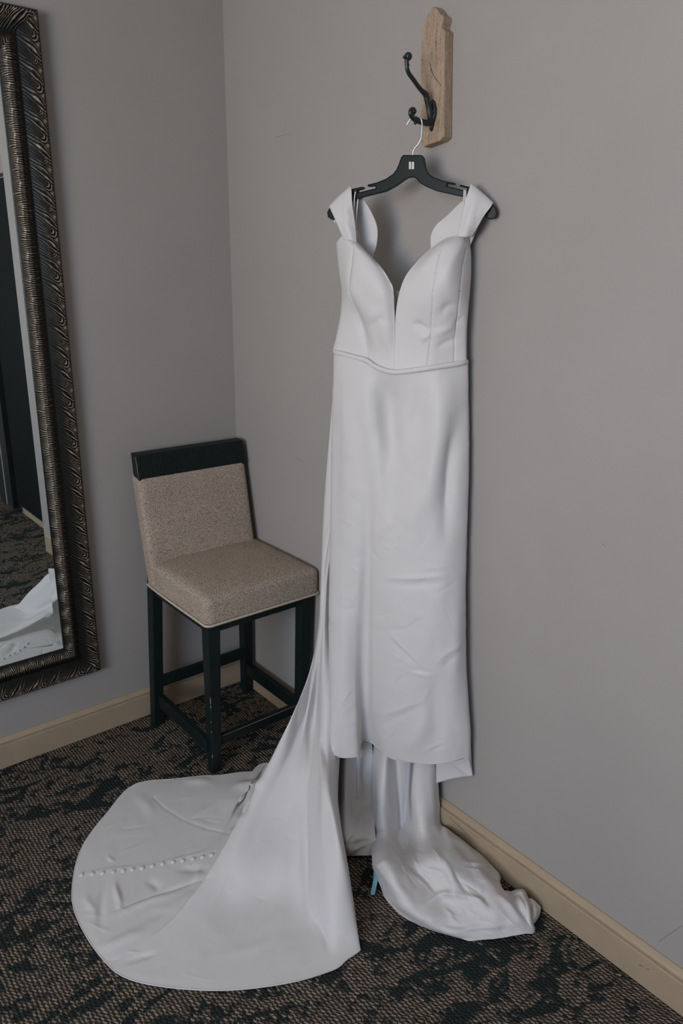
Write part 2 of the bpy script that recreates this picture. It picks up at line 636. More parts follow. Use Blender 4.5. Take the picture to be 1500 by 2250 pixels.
# charcoal door in the right wall beyond the frame, seen in the mirror
door = box_obj('door_1', (-0.004, 0.0, -3.40, -2.971, 0.0, 2.18), MAT['doorgap'], kind='structure')
box_obj('door_leaf', (-0.050, -0.024, -2.962, -2.42, 0.075, 2.18), MAT['doorgap'], door, bev=.003)
for nm, dm, mt in (('casing', (-0.055, -.0005, -3.40, -3.27, 0, 2.18), 'doordark'), ('casing', (-0.045, -.0005, -3.245, -3.12, 0, 2.18), 'doordark'),
                   ('jamb', (-0.02, -.0045, -3.03, -2.97, 0.55, 2.18), 'doordark'), ('casing_edge', (-0.058, -.0005, -3.43, -3.401, 0, 2.2), 'doorlight'),
                   ('casing_edge', (-0.05, -.0005, -3.268, -3.247, 0, 2.18), 'doorlight'), ('head_casing', (-0.06, -.0005, -3.46, -2.40, 2.2, 2.29), 'doorlight'),
                   ('jamb', (-0.02, -.0045, -3.03, -2.97, 0.02, 0.42), 'doordark')):
    box_obj(nm, dm, MAT[mt], door, bev=0.003)

# ================================================================== mirror
MX1, MZ0, MZ1, MW, MD, FW = -0.6294, 0.2640, 2.384, 1.02, 0.045, 0.120
MX0 = MX1 - MW
mir = thing('wall_mirror', 'tall wall mirror in a carved antique bronze frame, left of the stool', 'mirror', ((MX0 + MX1) / 2, 0, MZ0))


def relief_tone(l, wq):
    # wq: 0 outer edge .. 1 inner edge
    base = np.interp(wq, [0, .03, .05, .16, .30, .45, .56, .66, .76, .86, .95, 1.0],
                     [.024, .031, .033, .037, .034, .026, .020, .024, .0315, .0275, .017, .012])
    per = .0088
    sweep = .060 * np.clip((.60 - wq) / .60, 0, 1) ** 1.25
    wav = .0016 * np.sin(2 * math.pi * l / .066 + wq * 4) + .0006 * np.sin(2 * math.pi * l / .021 + wq * 7)
    wav = wav + .0068 * np.sin(2 * math.pi * (l - sweep) / .066 + 2.2) * np.exp(-((wq - .22) / .15) ** 2)
    fan = .0075 * np.clip((wq - .76) / .24, 0, 1) ** 1.5 * np.sin(2 * math.pi * l / .066 + .6)
    ph = (l - sweep + wav + fan) / per
    rid = .5 + .5 * np.sin(2 * math.pi * ph)
    fine_ = .5 + .5 * np.sin(2 * math.pi * (l + fan + wav) / .0059)
    kf = np.clip((wq - .60) / .12, 0, 1)
    rid = rid * (1 - kf) + fine_ * kf
    k = np.round(l / .066)
    big = 1 + .28 * ((k % 2) * 2 - 1)
    cl = l - k * .066
    cw = (wq - .235) * .12
    r = np.hypot(cl * .95 + cw * .45, cw * 1.05) / big
    ang_ = np.arctan2(cl, -cw)
    ring = .5 + .5 * np.cos(2 * math.pi * (r / .0066) + .9 * ang_)
    m_ = np.clip((.0175 - r) / .006, 0, 1) * np.clip(.35 + 1.2 * np.cos(ang_ - .5), 0, 1)
    m_ = m_ * m_ * (3 - 2 * m_)
    rid = rid * (1 - m_) + ring * m_
    c2 = (l / .066 + .5) % 1 - .5
    tip = np.exp(-((c2 - .40) / .10) ** 2 - ((wq - .11) / .05) ** 2) + np.exp(-((c2 + .60) / .10) ** 2 - ((wq - .11) / .05) ** 2)
    rid = rid * (1 - .85 * np.clip(tip, 0, 1)) + .85 * np.clip(tip, 0, 1)
    amp = np.interp(wq, [0, .05, .07, .4, .52, .60, .68, .76, .9, .97, 1], [0, 0, .0036, .0032, .0018, .0012, .0010, .0020, .0026, .0014, 0])
    eye = np.exp(-((c2 - .05) / .10) ** 2 - ((wq - .84) / .04) ** 2)
    vis = (.18 + .92 * rid ** 1.7) * np.interp(wq, [0, .05, .07, .30, .46, .56, .62, .70, .78, .9, 1], [.45, .5, 1.05, .85, .50, .38, .62, .85, .95, .95, .5]) + .3 * eye
    vis = np.where((wq > .60) & (wq < .76), np.maximum(vis, .60 * np.exp(-((wq - .675) / .045) ** 2)), vis)  # specular streak along the inner roll put into the colour
    hgt = base + amp * (rid ** 1.25) + .0022 * eye
    return hgt, vis


def frame_rail(kind, step):
    L = (MZ1 - MZ0) if kind in 'rl' else MW
    nl, nw = int(L / step), 56
    wq = np.linspace(0, 1, nw)
    s = np.linspace(0, 1, nl)
    Wm, Sm = np.meshgrid(wq, s)
    lw = Wm * FW
    l = lw + Sm * (L - 2 * lw)
    hgt, vis = relief_tone(l if kind in 'rb' else L - l, Wm)
    if kind == 'r':
        Xg, Zg = MX1 - lw, MZ1 - l
    elif kind == 'l':
        Xg, Zg = MX0 + lw, MZ1 - l
    elif kind == 'b':
        Xg, Zg = MX1 - l, MZ0 + lw
    else:
        Xg, Zg = MX1 - l, MZ1 - lw
    G = np.stack([Xg, -(hgt + .006), Zg], -1)
    # side walls down to the wall plane / glass rebate
    outer = G[:, :1].copy()
    outer[..., 1] = -0.001
    inner = G[:, -1:].copy()
    inner[..., 1] = -0.012
    G = np.concatenate([outer, G, inner], 1)
    vis = np.concatenate([np.full((nl, 1), .25), vis, np.full((nl, 1), .2)], 1)
    me = grid_mesh('frame_rail', G)
    at_ = me.attributes.new('relief_tone', 'FLOAT', 'POINT')
    at_.data.foreach_set('value', vis.reshape(-1).astype(np.float32))
    o = link('frame_rail', me, MAT['bronze'], mir)
    return o


for kd, st in (('r', .0015), ('b', .0016), ('t', .0016), ('l', .004)):
    frame_rail(kd, st)
# bevelled plate: flat field and four sloping bevels
gx0, gx1, gz0, gz1, BV = MX0 + FW - .006, MX1 - FW + .006, MZ0 + FW - .006, MZ1 - FW + .006, .028
bm = bmesh.new()
o4 = [bm.verts.new((x, -.0135, z)) for x, z in ((gx0, gz0), (gx1, gz0), (gx1, gz1), (gx0, gz1))]
i4 = [bm.verts.new((x, -.0144, z)) for x, z in ((gx0 + BV, gz0 + BV), (gx1 - BV, gz0 + BV), (gx1 - BV, gz1 - BV), (gx0 + BV, gz1 - BV))]
k4 = [bm.verts.new((x, -.0100, z)) for x, z in ((gx0, gz0), (gx1, gz0), (gx1, gz1), (gx0, gz1))]
bm.faces.new(i4)
for i in range(4):
    j = (i + 1) % 4
    bm.faces.new((o4[i], o4[j], i4[j], i4[i]))
    bm.faces.new((k4[i], k4[j], o4[j], o4[i]))
bm.faces.new(k4[::-1])
bm_obj('mirror_glass', bm, MAT['mirror'], mir)

# ================================================================== counter stool
SX0, SX1, SY0, SY1 = -0.459, -0.004, -0.546, -0.096       # seat rectangle; front is SY0
stool = thing('counter_stool', 'dark wood counter stool with taupe upholstered seat and back standing in the corner', 'stool', ((SX0 + SX1) / 2, (SY0 + SY1) / 2, 0))
for (lx, ly, dx, dy) in ((SX0 + .012, SY0 + .016, 0.006, -0.004), (SX1 - .018, SY0 + .016, -0.010, -0.004)):
    sgn = 1 if lx < (SX0 + SX1) / 2 else -1
    t_, b_ = .046, .036
    bx = lx + dx
    bm = bmesh.new()
    xs_b = sorted((bx, bx + sgn * b_))
    xs_t = sorted((lx, lx + sgn * t_))
    hexa(bm, [(xs_b[0], ly + .026, 0), (xs_b[1], ly + .026, 0), (xs_b[1], ly + .026 + b_, 0), (xs_b[0], ly + .026 + b_, 0)],
         [(xs_t[0], ly, .583), (xs_t[1], ly, .583), (xs_t[1], ly + t_, .583), (xs_t[0], ly + t_, .583)])
    lg = bevel_mod(bm_obj('leg', bm, MAT['darkwood'], stool), .003)
    if sgn == 1:
        for zz, hh_, wd in ((.300, .030, .0016), (.275, .012, .002), (.215, .010, .0012), (.175, .006, .002), (.075, .016, .0016)):
            tt = zz / .583
            ex = bx + (lx - bx) * tt
            ey = ly + .026 * (1 - tt)
            bm = bmesh.new()
            ball_bm(bm, (ex + .0012, ey + .0012, zz), 1.0, (wd, wd, hh_ / 2))
            bm_obj('chipped_edge', bm, MAT['chip'], lg, label='pale bare wood chip on the dark leg edge')
# rear legs carry on above the seat as raking back posts
for lx, sgn in ((SX0 - .012, 1), (SX1 - .019, -1)):
    bm = bmesh.new()
    pr = [(-.070, -.028, 0.0), (-.112, -.066, .30), (-.150, -.106, .56), (-.158, -.116, .66), (-.112, -.068, .86), (-.070, -.036, 1.055)]
    rings = []
    for (y0, y1, z) in pr:
        wd = .040 if z < .6 else .024
        o_ = .026 if z > .56 else (.022 * z / .56)
        xa = lx + sgn * o_ * (.0 if sgn < 0 else 1)
        x0, x1 = sorted((xa, xa + sgn * wd))
        yy0, yy1 = (y0 - .03, y1 - .03) if z < .5 else (y0 + .0, y1 + .0)
        if z == 0:
            yy0, yy1 = -.112, -.074
        if z == .30:
            yy0, yy1 = -.118, -.076
        if z == .56:
            yy0, yy1 = -.128, -.080
        if z == .66:
            yy0, yy1 = -.126, -.084
        if z == .86:
            yy0, yy1 = -.104, -.066
        if z == 1.055:
            yy0, yy1 = -.082, -.048
        rings.append([bm.verts.new(q) for q in ((x0, yy0, z), (x1, yy0, z), (x1, yy1, z), (x0, yy1, z))])
    for k in range(len(rings) - 1):
        for i in range(4):
            j = (i + 1) % 4
            bm.faces.new((rings[k][i], rings[k][j], rings[k + 1][j], rings[k + 1][i]))
    bm.faces.new(rings[0][::-1])
    bm.faces.new(rings[-1])
    bevel_mod(bm_obj('leg', bm, MAT['darkwood'], stool), .003)
# rails under the seat and stretchers
for nm, dm in (('apron', (SX0 + .056, SX1 - .05, SY0 + .022, SY0 + .042, .548, .585)), ('apron', (SX0 + .018, SX0 + .038, SY0 + .06, SY1 - .035, .548, .585)),
               ('apron', (SX1 - .046, SX1 - .026, SY0 + .06, SY1 - .035, .548, .585)), ('apron', (SX0 + .03, SX1 - .04, SY1 - .03, SY1 - .012, .548, .585)),
               ('stretcher', (SX0 + .05, SX1 - .060, SY0 + .044, SY0 + .066, .100, .136)), ('stretcher', (SX0 + .006, SX0 + .030, SY0 + .06, SY1 - .022, .084, .134)),
               ('stretcher', (SX1 - .055, SX1 - .030, SY0 + .06, SY1 - .022, .084, .134)), ('stretcher', (SX0 + .018, SX1 - .055, SY1 - .020, SY1 + .000, .160, .204))):
    box_obj(nm, dm, MAT['darkwood'], stool, bev=.003)
# worn line along the front stretcher's upper edge
tube('worn_edge', [(SX0 + .06, SY0 + .0445, .1352), ((SX0 + SX1) / 2, SY0 + .0440, .1356), (SX1 - .05, SY0 + .0445, .1352)], [.0006, .0013, .0009], MAT['chip'], stool, n=14, sides=5)


def cushion(name, corners_bot, corners_top, crown, mat, parent, cuts=14):
    """upholstered block: bottom quad, top quad, swelling faces"""
    bm = bmesh.new()
    hexa(bm, corners_bot, corners_top)
    bmesh.ops.bevel(bm, geom=[e for e in bm.edges], offset=.019, segments=4, profile=.5, affect='EDGES')
    o = bm_obj(name, bm, mat, parent, smooth=True)
    sd = o.modifiers.new('smooth', 'SUBSURF')
    sd.levels = sd.render_levels = 1
    return o


# seat: slightly crowned block
nU = 40
bm = bmesh.new()
x0, x1, y0, y1 = SX0, SX1, SY0, SY1 - .03


def sq_pt(u_, v_, zb):
    return (x0 + (x1 - x0) * u_, y0 + (y1 - y0) * v_, zb)


def soft_block(name, org, ex, ey, ez, nx, ny, nz, rad, crown, mat, parent, low=None):
    """rounded box spanned by ex, ey, ez from org; crown swells the +ez face"""
    org, ex, ey, ez = map(lambda q: np.asarray(q, float), (org, ex, ey, ez))
    lx, ly, lz = (np.linalg.norm(q) for q in (ex, ey, ez))
    ux, uy, uz = ex / lx, ey / ly, ez / lz
    bm = bmesh.new()
    bmesh.ops.create_cube(bm, size=1)
    bmesh.ops.subdivide_edges(bm, edges=bm.edges[:], cuts=26, use_grid_fill=True)
    for vv in bm.verts:
        q = (np.array(vv.co) + .5) * [lx, ly, lz]
        lim = np.array([lx, ly, lz])
        lo_ = np.array([rad, rad, low if low else rad])
        inn = np.clip(q, lo_, lim - rad)
        dlt = (q - inn) / np.where(q < inn, lo_, rad)
        n_ = np.linalg.norm(dlt)
        if n_ > 1:
            q = inn + (q - inn) / n_
        s_, t_ = q[0] / lx * 2 - 1, q[1] / ly * 2 - 1
        q[2] += crown * max(0, 1 - s_ ** 4) * max(0, 1 - t_ ** 4) * (q[2] / lz)
        vv.co = Vector(org + ux * q[0] + uy * q[1] + uz * q[2])
    return bm_obj(name, bm, mat, parent, smooth=True)


soft_block('seat', (SX0, SY0, .589), (SX1 - SX0, 0, 0), (0, SY1 - .005 - SY0, 0), (0, 0, .092), 26, 26, 26, .020, .012, MAT['boucle'], stool, .004)
# back cushion raking back, running down beside the seat to its lower edge
bx0, bx1 = SX0 - .004, SX1 - .024
soft_block('backrest', (bx0, -.185, .580), (bx1 - bx0, 0, 0), (0, .078, .405), (0, -.072 + .14, .014), 26, 26, 26, .017, 0.0, MAT['boucle'], stool)
# wooden top rail
bm = bmesh.new()
rx0, rx1 = SX0 - .0, SX1 - .020
hexa(bm, [(rx0, -.104, .975), (rx1, -.104, .975), (rx1, -.058, .985), (rx0, -.058, .985)],
     [(rx0, -.088, 1.064), (rx1, -.088, 1.064), (rx1, -.048, 1.068), (rx0, -.048, 1.068)])
rail = bevel_mod(bm_obj('top_rail', bm, MAT['darkwood'], stool), .003)
tube('worn_edge', [(rx0 - .0004, -.1035, .985), (rx0 - .0004, -.0965, 1.02), (rx0 - .0004, -.0885, 1.06)], [.0007, .0010, .0009], MAT['chip'], rail, n=8, sides=5)
# piping cord along the bottom of the seat
zz = .588
e_ = .0015
pp = [(SX0 + .002, SY1 - .008, zz), (SX0 - e_, SY1 - .1, zz), (SX0 - e_, (SY0 + SY1) / 2, zz - .001), (SX0 - e_, SY0 + .05, zz), (SX0 - e_, SY0 + .018, zz), (SX0 + .004, SY0 + .004, zz), (SX0 + .018, SY0 - e_, zz), (SX0 + .05, SY0 - e_, zz), ((SX0 + SX1) / 2, SY0 - e_, zz),
      (SX1 - .05, SY0 - e_, zz), (SX1 - .018, SY0 - e_, zz), (SX1 - .004, SY0 + .004, zz), (SX1 + e_, SY0 + .018, zz), (SX1 + e_, SY0 + .05, zz), (SX1 + e_, SY1 - .1, zz), (SX1 + e_, SY1 - .008, zz)]
tube('piping', [np.array(q) for q in pp],   .0045, MAT['piping'], stool, n=180, sides=8)

# ================================================================== coat hook on its plank
PXF = -0.030
hook = thing('coat_hook', 'black iron double coat hook on a brown wooden plank on the right wall', 'coat hook', (0, -1.035, 1.79))
left_px = [(924, 94), (925.5, 90), (930, 85.5), (931, 80), (930, 74.7), (927, 68), (926.6, 61), (930, 56.5), (933, 51), (934, 44), (937.6, 34), (942, 26.5), (945.3, 20), (946.5, 15.5)]
right_px = [(952, 14), (957.5, 17.5), (962.5, 23.5), (965.5, 31), (972.5, 33), (974, 40), (972, 48), (969.3, 55), (970, 61.5), (977.5, 67), (976.5, 80), (974.5, 300), (966, 308.5)]
yc = -1.035
out = [(fx(*q, PXF)[1] - yc, fx(*q, PXF)[2]) for q in [(928.5, 323), (924, 314)] + left_px + right_px]
bm = bmesh.new()
fr = [bm.verts.new((PXF, yc + a_, z_)) for a_, z_ in out]
face = bm.faces.new(fr)
ext = bmesh.ops.extrude_face_region(bm, geom=[face])
for vv in ext['geom']:
    if isinstance(vv, bmesh.types.BMVert):
        vv.co.x = -0.0005
bevel_mod(bm_obj('plank', bm, MAT['plank'], hook), .0022, 2)
tube('crack', [fx(q[0], q[1], PXF - .0001) for q in ((943, 134), (947, 152), (954, 168), (963, 181), (971.5, 191))], [.0006, .0010, .0009, .0007, .0004], MAT['crack'], hook, n=30, sides=5)
HY = yc - .002
bm = bmesh.new()
up = [(949, 272), (945, 254), (942, 236), (938.5, 221.6), (935, 208), (926, 199), (917, 188), (907, 173.6), (899, 163), (894.6, 152), (893.4, 140), (893.2, 130)]
UPp = [fy(*q, HY) for q in up]
tube_bm(bm, UPp, [.0078, .0084, .0078, .0072, .0074, .0055, .0052, .0052, .0052, .0052, .0054, .0056], n=60, sides=12)
ball_bm(bm, fy(896.5, 124, HY), .0094)
ball_bm(bm, fy(887.8, 125.6, HY), .0037)
for q, r_ in (((935, 207), .0078), ((894, 143), .0060), ((938, 215), .0072)):
    ball_bm(bm, fy(*q, HY), r_, (1, 1, .7))
lo = [(949, 262), (940, 270), (931, 269), (923, 267), (914, 263.6), (906.5, 257.6), (902, 250), (902.2, 243.5), (906, 240.5), (909.5, 243)]
tube_bm(bm, [fy(*q, HY) for q in lo], [.0085, .0078, .0072, .0070, .0068, .0064, .0060, .0056, .0058, .0060], n=50, sides=12)
ball_bm(bm, fy(908.3, 244.5, HY), .0074)
ball_bm(bm, fy(912, 270, HY), .0040)
bm_obj('hook', bm, MAT['iron'], hook, smooth=True, label='blackened cast iron double hook')
bm = bmesh.new()
cz = fx(950, 250, PXF)[2]
pl = [(0, .034), (.010, .026), (.016, .010), (.0165, -.004), (.011, -.020), (.005, -.038), (0, -.042), (-.005, -.038), (-.011, -.020), (-.0165, -.004), (-.016, .010), (-.010, .026)]
a_ = [bm.verts.new((PXF - .0002, yc + y_, cz + z_)) for y_, z_ in pl]
b_ = [bm.verts.new((PXF - .0075, yc + y_ * .72, cz + z_ * .85)) for y_, z_ in pl]
bm.faces.new(a_)
bm.faces.new(b_[::-1])
for i in range(len(pl)):
    j = (i + 1) % len(pl)
    bm.faces.new((a_[i], a_[j], b_[j], b_[i]))
pob = bm_obj('hook_plate', bm, MAT['iron'], hook, smooth=False)
bevel_mod(pob, .002)
for dy_, dz_ in ((-.0105, .002),):
    bm = bmesh.new()
    ball_bm(bm, (PXF - .0085, yc + dy_, cz + dz_), .0036, (.6, 1, 1))
    bm_obj('screw', bm, MAT['iron'], pob, smooth=True)

# ================================================================== hanger
hang = thing('clothes_hanger', 'dark teal plastic hanger with wire hook hanging from the iron hook', 'hanger', tuple(w(905, 370, 0)))
Lh = [(886, 340.5), (881, 345), (875, 362), (870, 373), (863, 382), (847, 393), (827, 401), (808, 405.5), (806.5, 408), (808, 410), (824, 408.5), (824.8, 414), (805, 418.5), (786, 423.5), (784.5, 418.5), (796, 415),
      (797.5, 412.5), (796, 410.3), (775, 414.5), (768, 419), (755, 432), (738, 447), (724, 456), (718.5, 466), (720, 477), (729, 483), (739, 481), (748, 470), (760, 456), (772, 443), (785, 437), (803, 431), (847, 420), (869, 408), (883, 397.7), (893.6, 391), (905, 389)]
Rh = [(913, 391.5), (922, 402), (937, 411), (959, 420), (988, 426.5), (1016, 432.5), (1030, 437), (1045, 449), (1058, 463), (1066, 477), (1076, 482), (1087, 479), (1090.5, 468), (1088, 456), (1078, 444), (1060, 431), (1045, 418), (1034, 411.5), (1011, 405.6), (1009, 407.7), (1010.5, 410), (1026, 414), (1024, 419.5), (1017, 417.8), (980, 408.5), (980.5, 403.8), (996, 406), (998.3, 403.7), (996.5, 401.6), (973, 397), (950, 388.5), (940, 382), (933, 368), (929, 346), (924, 340.5)]
bm = bmesh.new()
pts = Lh + Rh
vs = [bm.verts.new(w(px_, py_, .006)) for px_, py_ in pts]
fc = bm.faces.new(vs)
ext = bmesh.ops.extrude_face_region(bm, geom=[fc])
for vv in ext['geom']:
    if isinstance(vv, bmesh.types.BMVert):
        vv.co -= Vector(NX * .012)
bmesh.ops.recalc_face_normals(bm, faces=bm.faces[:])
ff = [q for q in bm.faces if len(q.verts) > 10]
bmesh.ops.inset_region(bm, faces=ff, thickness=.0017, depth=-.0022, use_even_offset=True)
body = bm_obj('hanger_body', bm, MAT['plastic'], hang)
bevel_mod(body, .0006, 1)
wp = [(907, 346, 0), (907, 334, 0), (911, 326, 0), (920, 314, 0), (925, 302, 0), (926.5, 286, 0), (927, 272, 0), (925.5, 263, 0), (921, 258, 0), (914.5, 255.6, 0), (908, 257, -.002), (902, 261, -.003), (897.5, 267, -.003), (893, 275.5, -.003)]
tube('wire_hook', [w(*q) for q in wp], .0017, MAT['steel'], hang, n=90, sides=8, label='bright steel wire hook')
tab = bm = bmesh.new()
cs = [w(898, 355.5, .0060), w(909.3, 355.5, .0060), w(909.3, 371.5, .0060), w(898, 371.5, .0060)]
hexa(bm, [q - NX * .0035 for q in cs], cs)
tb = bm_obj('size_tab', bm, MAT['clip'], hang, label='small pale rectangular window in the hanger neck')
tube('pin', [w(903.8, 354, .0062), w(903.6, 364, .0062), w(903.4, 371, .0062)], .0009, MAT['doordark'], tb, n=8, sides=6)

# ================================================================== wedding dress
dress = thing('wedding_dress', 'ivory satin wedding dress with long train hanging in front of the right wall', 'dress', tuple(D(0.15, 0, 0)))
SAT, SATB = MAT['satin'], MAT['satin_back']


def rows(R):
    return [[w(*q) for q in r] for r in R]


def groove(pts_, wd=2.4, amp=-.0022):
    return [(a_[0], a_[1], b_[0], b_[1], wd, amp, 1, 1) for a_, b_ in zip(pts_[:-1], pts_[1:])]


SEAM_L = [(776, 534), (771, 570), (766, 610), (766, 640), (781, 690), (796, 738), (808, 789)]
SEAM_R = [(975, 529), (966, 560), (957, 600), (951, 640), (949, 690), (946, 745), (939, 802)]
SEAM_S = [(1024, 546), (1016, 582), (1010, 640), (1005, 690), (999, 740), (997, 796)]
# --- bodice, left cup side
BL = [[(744, 536, -.045), (740, 534, -.004), (751, 521, .018), (765, 524.5, .026), (776, 529, .026), (784, 534, .022)],
      [(748, 560, -.045), (743, 560, -.004), (765, 556, .040), (785, 553, .058), (805, 560, .056), (819, 570, .040)],
      [(752, 600, -.045), (747, 600, -.004), (768, 600, .054), (795, 596, .074), (825, 598, .070), (841, 595, .056)],
      [(757, 640, -.045), (752, 640, -.004), (769, 642, .056), (800, 640, .070), (838, 640, .080), (862.5, 638, .062)],
      [(755, 690, -.045), (750, 690, -.002), (777, 690, .030), (810, 690, .072), (845, 690, .074), (865, 690, .060)],
      [(748, 730, -.04), (744, 730, -.002), (792, 730, .028), (820, 735, .058), (850, 738, .062), (866, 742, .056)],
      [(744, 752, -.04), (740, 752, 0), (799, 763, .034), (826, 773, .050), (850, 783, .056), (866, 785, .055)],
      [(740, 772, -.04), (736, 771, 0), (806, 789, .042), (830, 803, .055), (848, 811, .060), (866, 815, .060)]]
flds = [(771, 645, 809, 790, 9, -.010), (795, 712, 850, 705, 12, -.004), (775, 536, 766, 640, 5, -.003), (830, 705, 862, 770, 10, .004), (800, 590, 850, 660, 26, .004)]
bl, GL = cloth('bodice_panel', rows(BL), 170, 240, SAT, dress, flds + groove(SEAM_L), .003, soft=.0007)
BR = [[(975, 527, .010), (985, 523.5, .020), (997, 520.5, .020), (1010, 517.5, .014), (1020, 517.5, .006), (1029, 532, -.012), (1022, 540, -.03)],
      [(947, 547, .030), (962, 543, .050), (985, 540, .055), (1008, 540, .042), (1022, 542, .018), (1033, 555, -.012), (1026, 558, -.03)],
      [(915, 579, .045), (935, 580, .072), (960, 580, .074), (990, 582, .072), (1016, 584, .032), (1033, 592, -.010), (1026, 592, -.03)],
      [(890, 612, .056), (915, 620, .074), (953, 625, .084), (985, 628, .072), (1011, 630, .040), (1031, 632, -.006), (1024, 632, -.03)],
      [(876, 655, .058), (905, 660, .072), (949, 663, .078), (980, 664, .064), (1007, 664, .036), (1028, 665, -.002), (1021, 665, -.03)],
      [(869, 710, .055), (900, 712, .062), (948, 715, .058), (975, 716, .050), (1001, 716, .026), (1024, 716, 0), (1017, 716, -.03)],
      [(866.5, 760, .055), (897, 765, .055), (945, 762, .050), (970, 760, .040), (998, 757, .022), (1023, 752, 0), (1016, 752, -.03)],
      [(866, 815, .060), (895, 810, .058), (939, 805, .050), (965, 802, .038), (997, 797, .020), (1023, 792, 0), (1016, 792, -.03)]]
flds = [(905, 712, 945, 722, 8, -.006), (960, 690, 1005, 665, 10, -.005), (950, 745, 1004, 700, 9, .004), (955, 770, 1010, 735, 8, -.004), (1000, 720, 1010, 690, 7, -.003), (920, 735, 945, 742, 9, .004)]
br, GR = cloth('bodice_panel', rows(BR), 190, 240, SAT, dress, flds + groove(SEAM_R) + groove(SEAM_S), .003, soft=.0007)


def drop(G, pts, off=.0012):
    """points on the surface G nearest to the measured sight lines"""
    p = project(G)
    out_ = []
    for q in pts:
        dd = ((p - np.array(q)) ** 2).sum(-1)
        k = np.unravel_index(dd.argmin(), dd.shape)
        v_ = CAM - G[k]
        out_.append(G[k] + v_ / np.linalg.norm(v_) * off)
    return np.array(out_)


for G_, seam in ((GL, SEAM_L), (GR, SEAM_R), (GR, SEAM_S)):
    tube('seam', drop(G_, seam, .0002), .0009, SATB, dress, n=40, sides=6)
# neckline edging
tube('neckline_edging', drop(GL, [(741, 533), (752, 521), (766, 525), (784, 534), (802, 550), (819, 570), (841, 595), (856, 619), (862.5, 638), (865, 690), (866, 742), (866, 764)], 0), .0022, SAT, dress, n=90, sides=8)
tube('neckline_edging', drop(GR, [(1029, 534), (1019, 517), (997, 520), (975, 527), (947, 547), (915, 579), (890, 612), (876, 655), (869, 710), (866, 764)], 0), .0022, SAT, dress, n=90, sides=8)
# sheer panel in the plunge
cloth('sheer_insert', rows([[(852, 640, .030), (870, 639, .030), (888, 640, .030)], [(860, 700, .035), (868, 700, .035), (878, 700, .035)], [(863, 780, .045), (866, 780, .045), (870, 780, .045)]]), 12, 20, MAT['sheer'], dress, (), .0006,
      label='fine tan mesh filling the plunging neckline')
# low back of the bodice
cloth('bodice_back', rows([[(762, 700, -.05), (800, 765, -.05), (866, 795, -.045), (940, 770, -.035), (1012, 690, -.022)],
                           [(756, 745, -.05), (800, 785, -.05), (866, 805, -.045), (940, 790, -.035), (1020, 740, -.022)],
                           [(750, 790, -.05), (800, 815, -.05), (866, 825, -.045), (940, 815, -.035), (1020, 800, -.022)]]), 40, 24, SATB, dress, (), .002)
# --- cap straps looped over the hanger arms
cloth('strap', rows([[(735, 492, -.026), (752, 470, -.028), (776, 442, -.026)], [(728, 466, -.018), (748, 446, -.018), (773, 420, -.018)], [(723, 453.5, 0), (746, 430, .001), (770.5, 408.5, 0)], [(728, 464, .016), (750, 442, .018), (772, 420, .015)],
                     [(737, 484, .026), (757, 468, .032), (774, 450, .022)], [(747, 507, .028), (764, 500, .036), (779.5, 490, .024)], [(756, 528, .026), (770, 528, .034), (783, 533, .024)]]), 26, 60, SAT, dress,
      [(755, 440, 768, 515, 7, .003), (745, 455, 772, 500, 5, -.002)], .002)
cloth('strap', rows([[(736, 440, -.018), (765, 430, -.018), (795, 434, -.018)], [(745, 470, -.028), (780, 462, -.030), (814, 463, -.026)], [(752, 500, -.036), (790, 498, -.040), (828.5, 500, -.032)],
                     [(758, 530, -.044), (792, 532, -.046), (827, 538, -.036)], [(765, 570, -.05), (795, 572, -.05), (818, 567, -.036)]]), 26, 50, SATB, dress, (), .002)
cloth('strap', rows([[(1028, 440, -.012), (1050, 455, -.012), (1072, 474, -.012)], [(1032, 420, -.010), (1055, 438, -.010), (1080, 458, -.010)], [(1034.5, 403, 0), (1058, 423, 0), (1083.5, 446, 0)], [(1030, 417, .015), (1053, 436, .017), (1077, 456, .012)],
                     [(1021, 445, .024), (1044, 462, .030), (1062, 476, .018)], [(1013, 482, .028), (1032, 490, .034), (1050, 497, .020)], [(1005, 520, .024), (1021, 521, .028), (1036, 519, .014)]]), 26, 60, SAT, dress,
      [(1045, 430, 1020, 515, 6, .003), (1058, 440, 1040, 500, 6, -.002)], .002)
cloth('strap', rows([[(1012, 444, -.014), (1030, 436, -.014), (1050, 430, -.010)], [(982, 473.5, -.020), (1015, 468, -.020), (1055, 465, -.012)], [(958, 494.5, -.026), (1005, 496, -.024), (1050, 496, -.014)],
                     [(946, 520, -.026), (990, 525, -.024), (1040, 522, -.014)], [(947, 552, -.02), (980, 556, -.02), (1028, 550, -.014)]]), 30, 50, SATB, dress, (), .002)
# narrow hanging loops
for P_ in ([(780.5, 421, .0085), (778, 440, .012), (777.5, 470, .016), (781, 500, .022)], [(786, 437, .004), (783.5, 465, .006), (781, 500, .012)],
           [(1019.5, 417, .0085), (1018.5, 440, .012), (1017, 462, .020), (1012, 480, .024)], [(1023, 419, .0085), (1022, 440, .012), (1020, 462, .018), (1016, 480, .02)]):
    tube('hanging_loop', [w(*q) for q in P_], .0019, SAT, dress, n=30, sides=6, flat=tuple(NX) + (1, .35))
# --- waistband
wb = [(734.5, 772, -.012), (738, 774, .010), (752, 777.5, .022), (772, 783, .034), (804, 792, .050), (822, 804, .060), (845, 814, .067), (866, 817.5, .069), (890, 816, .067), (945, 808.5, .058), (997, 800.5, .030), (1017, 797, .012), (1025.5, 795, -.006)]
tube('waistband', [w(*q) for q in wb], .0066, SAT, dress, n=120, sides=10, flat=(0, 0, 1, .75, 1.0))

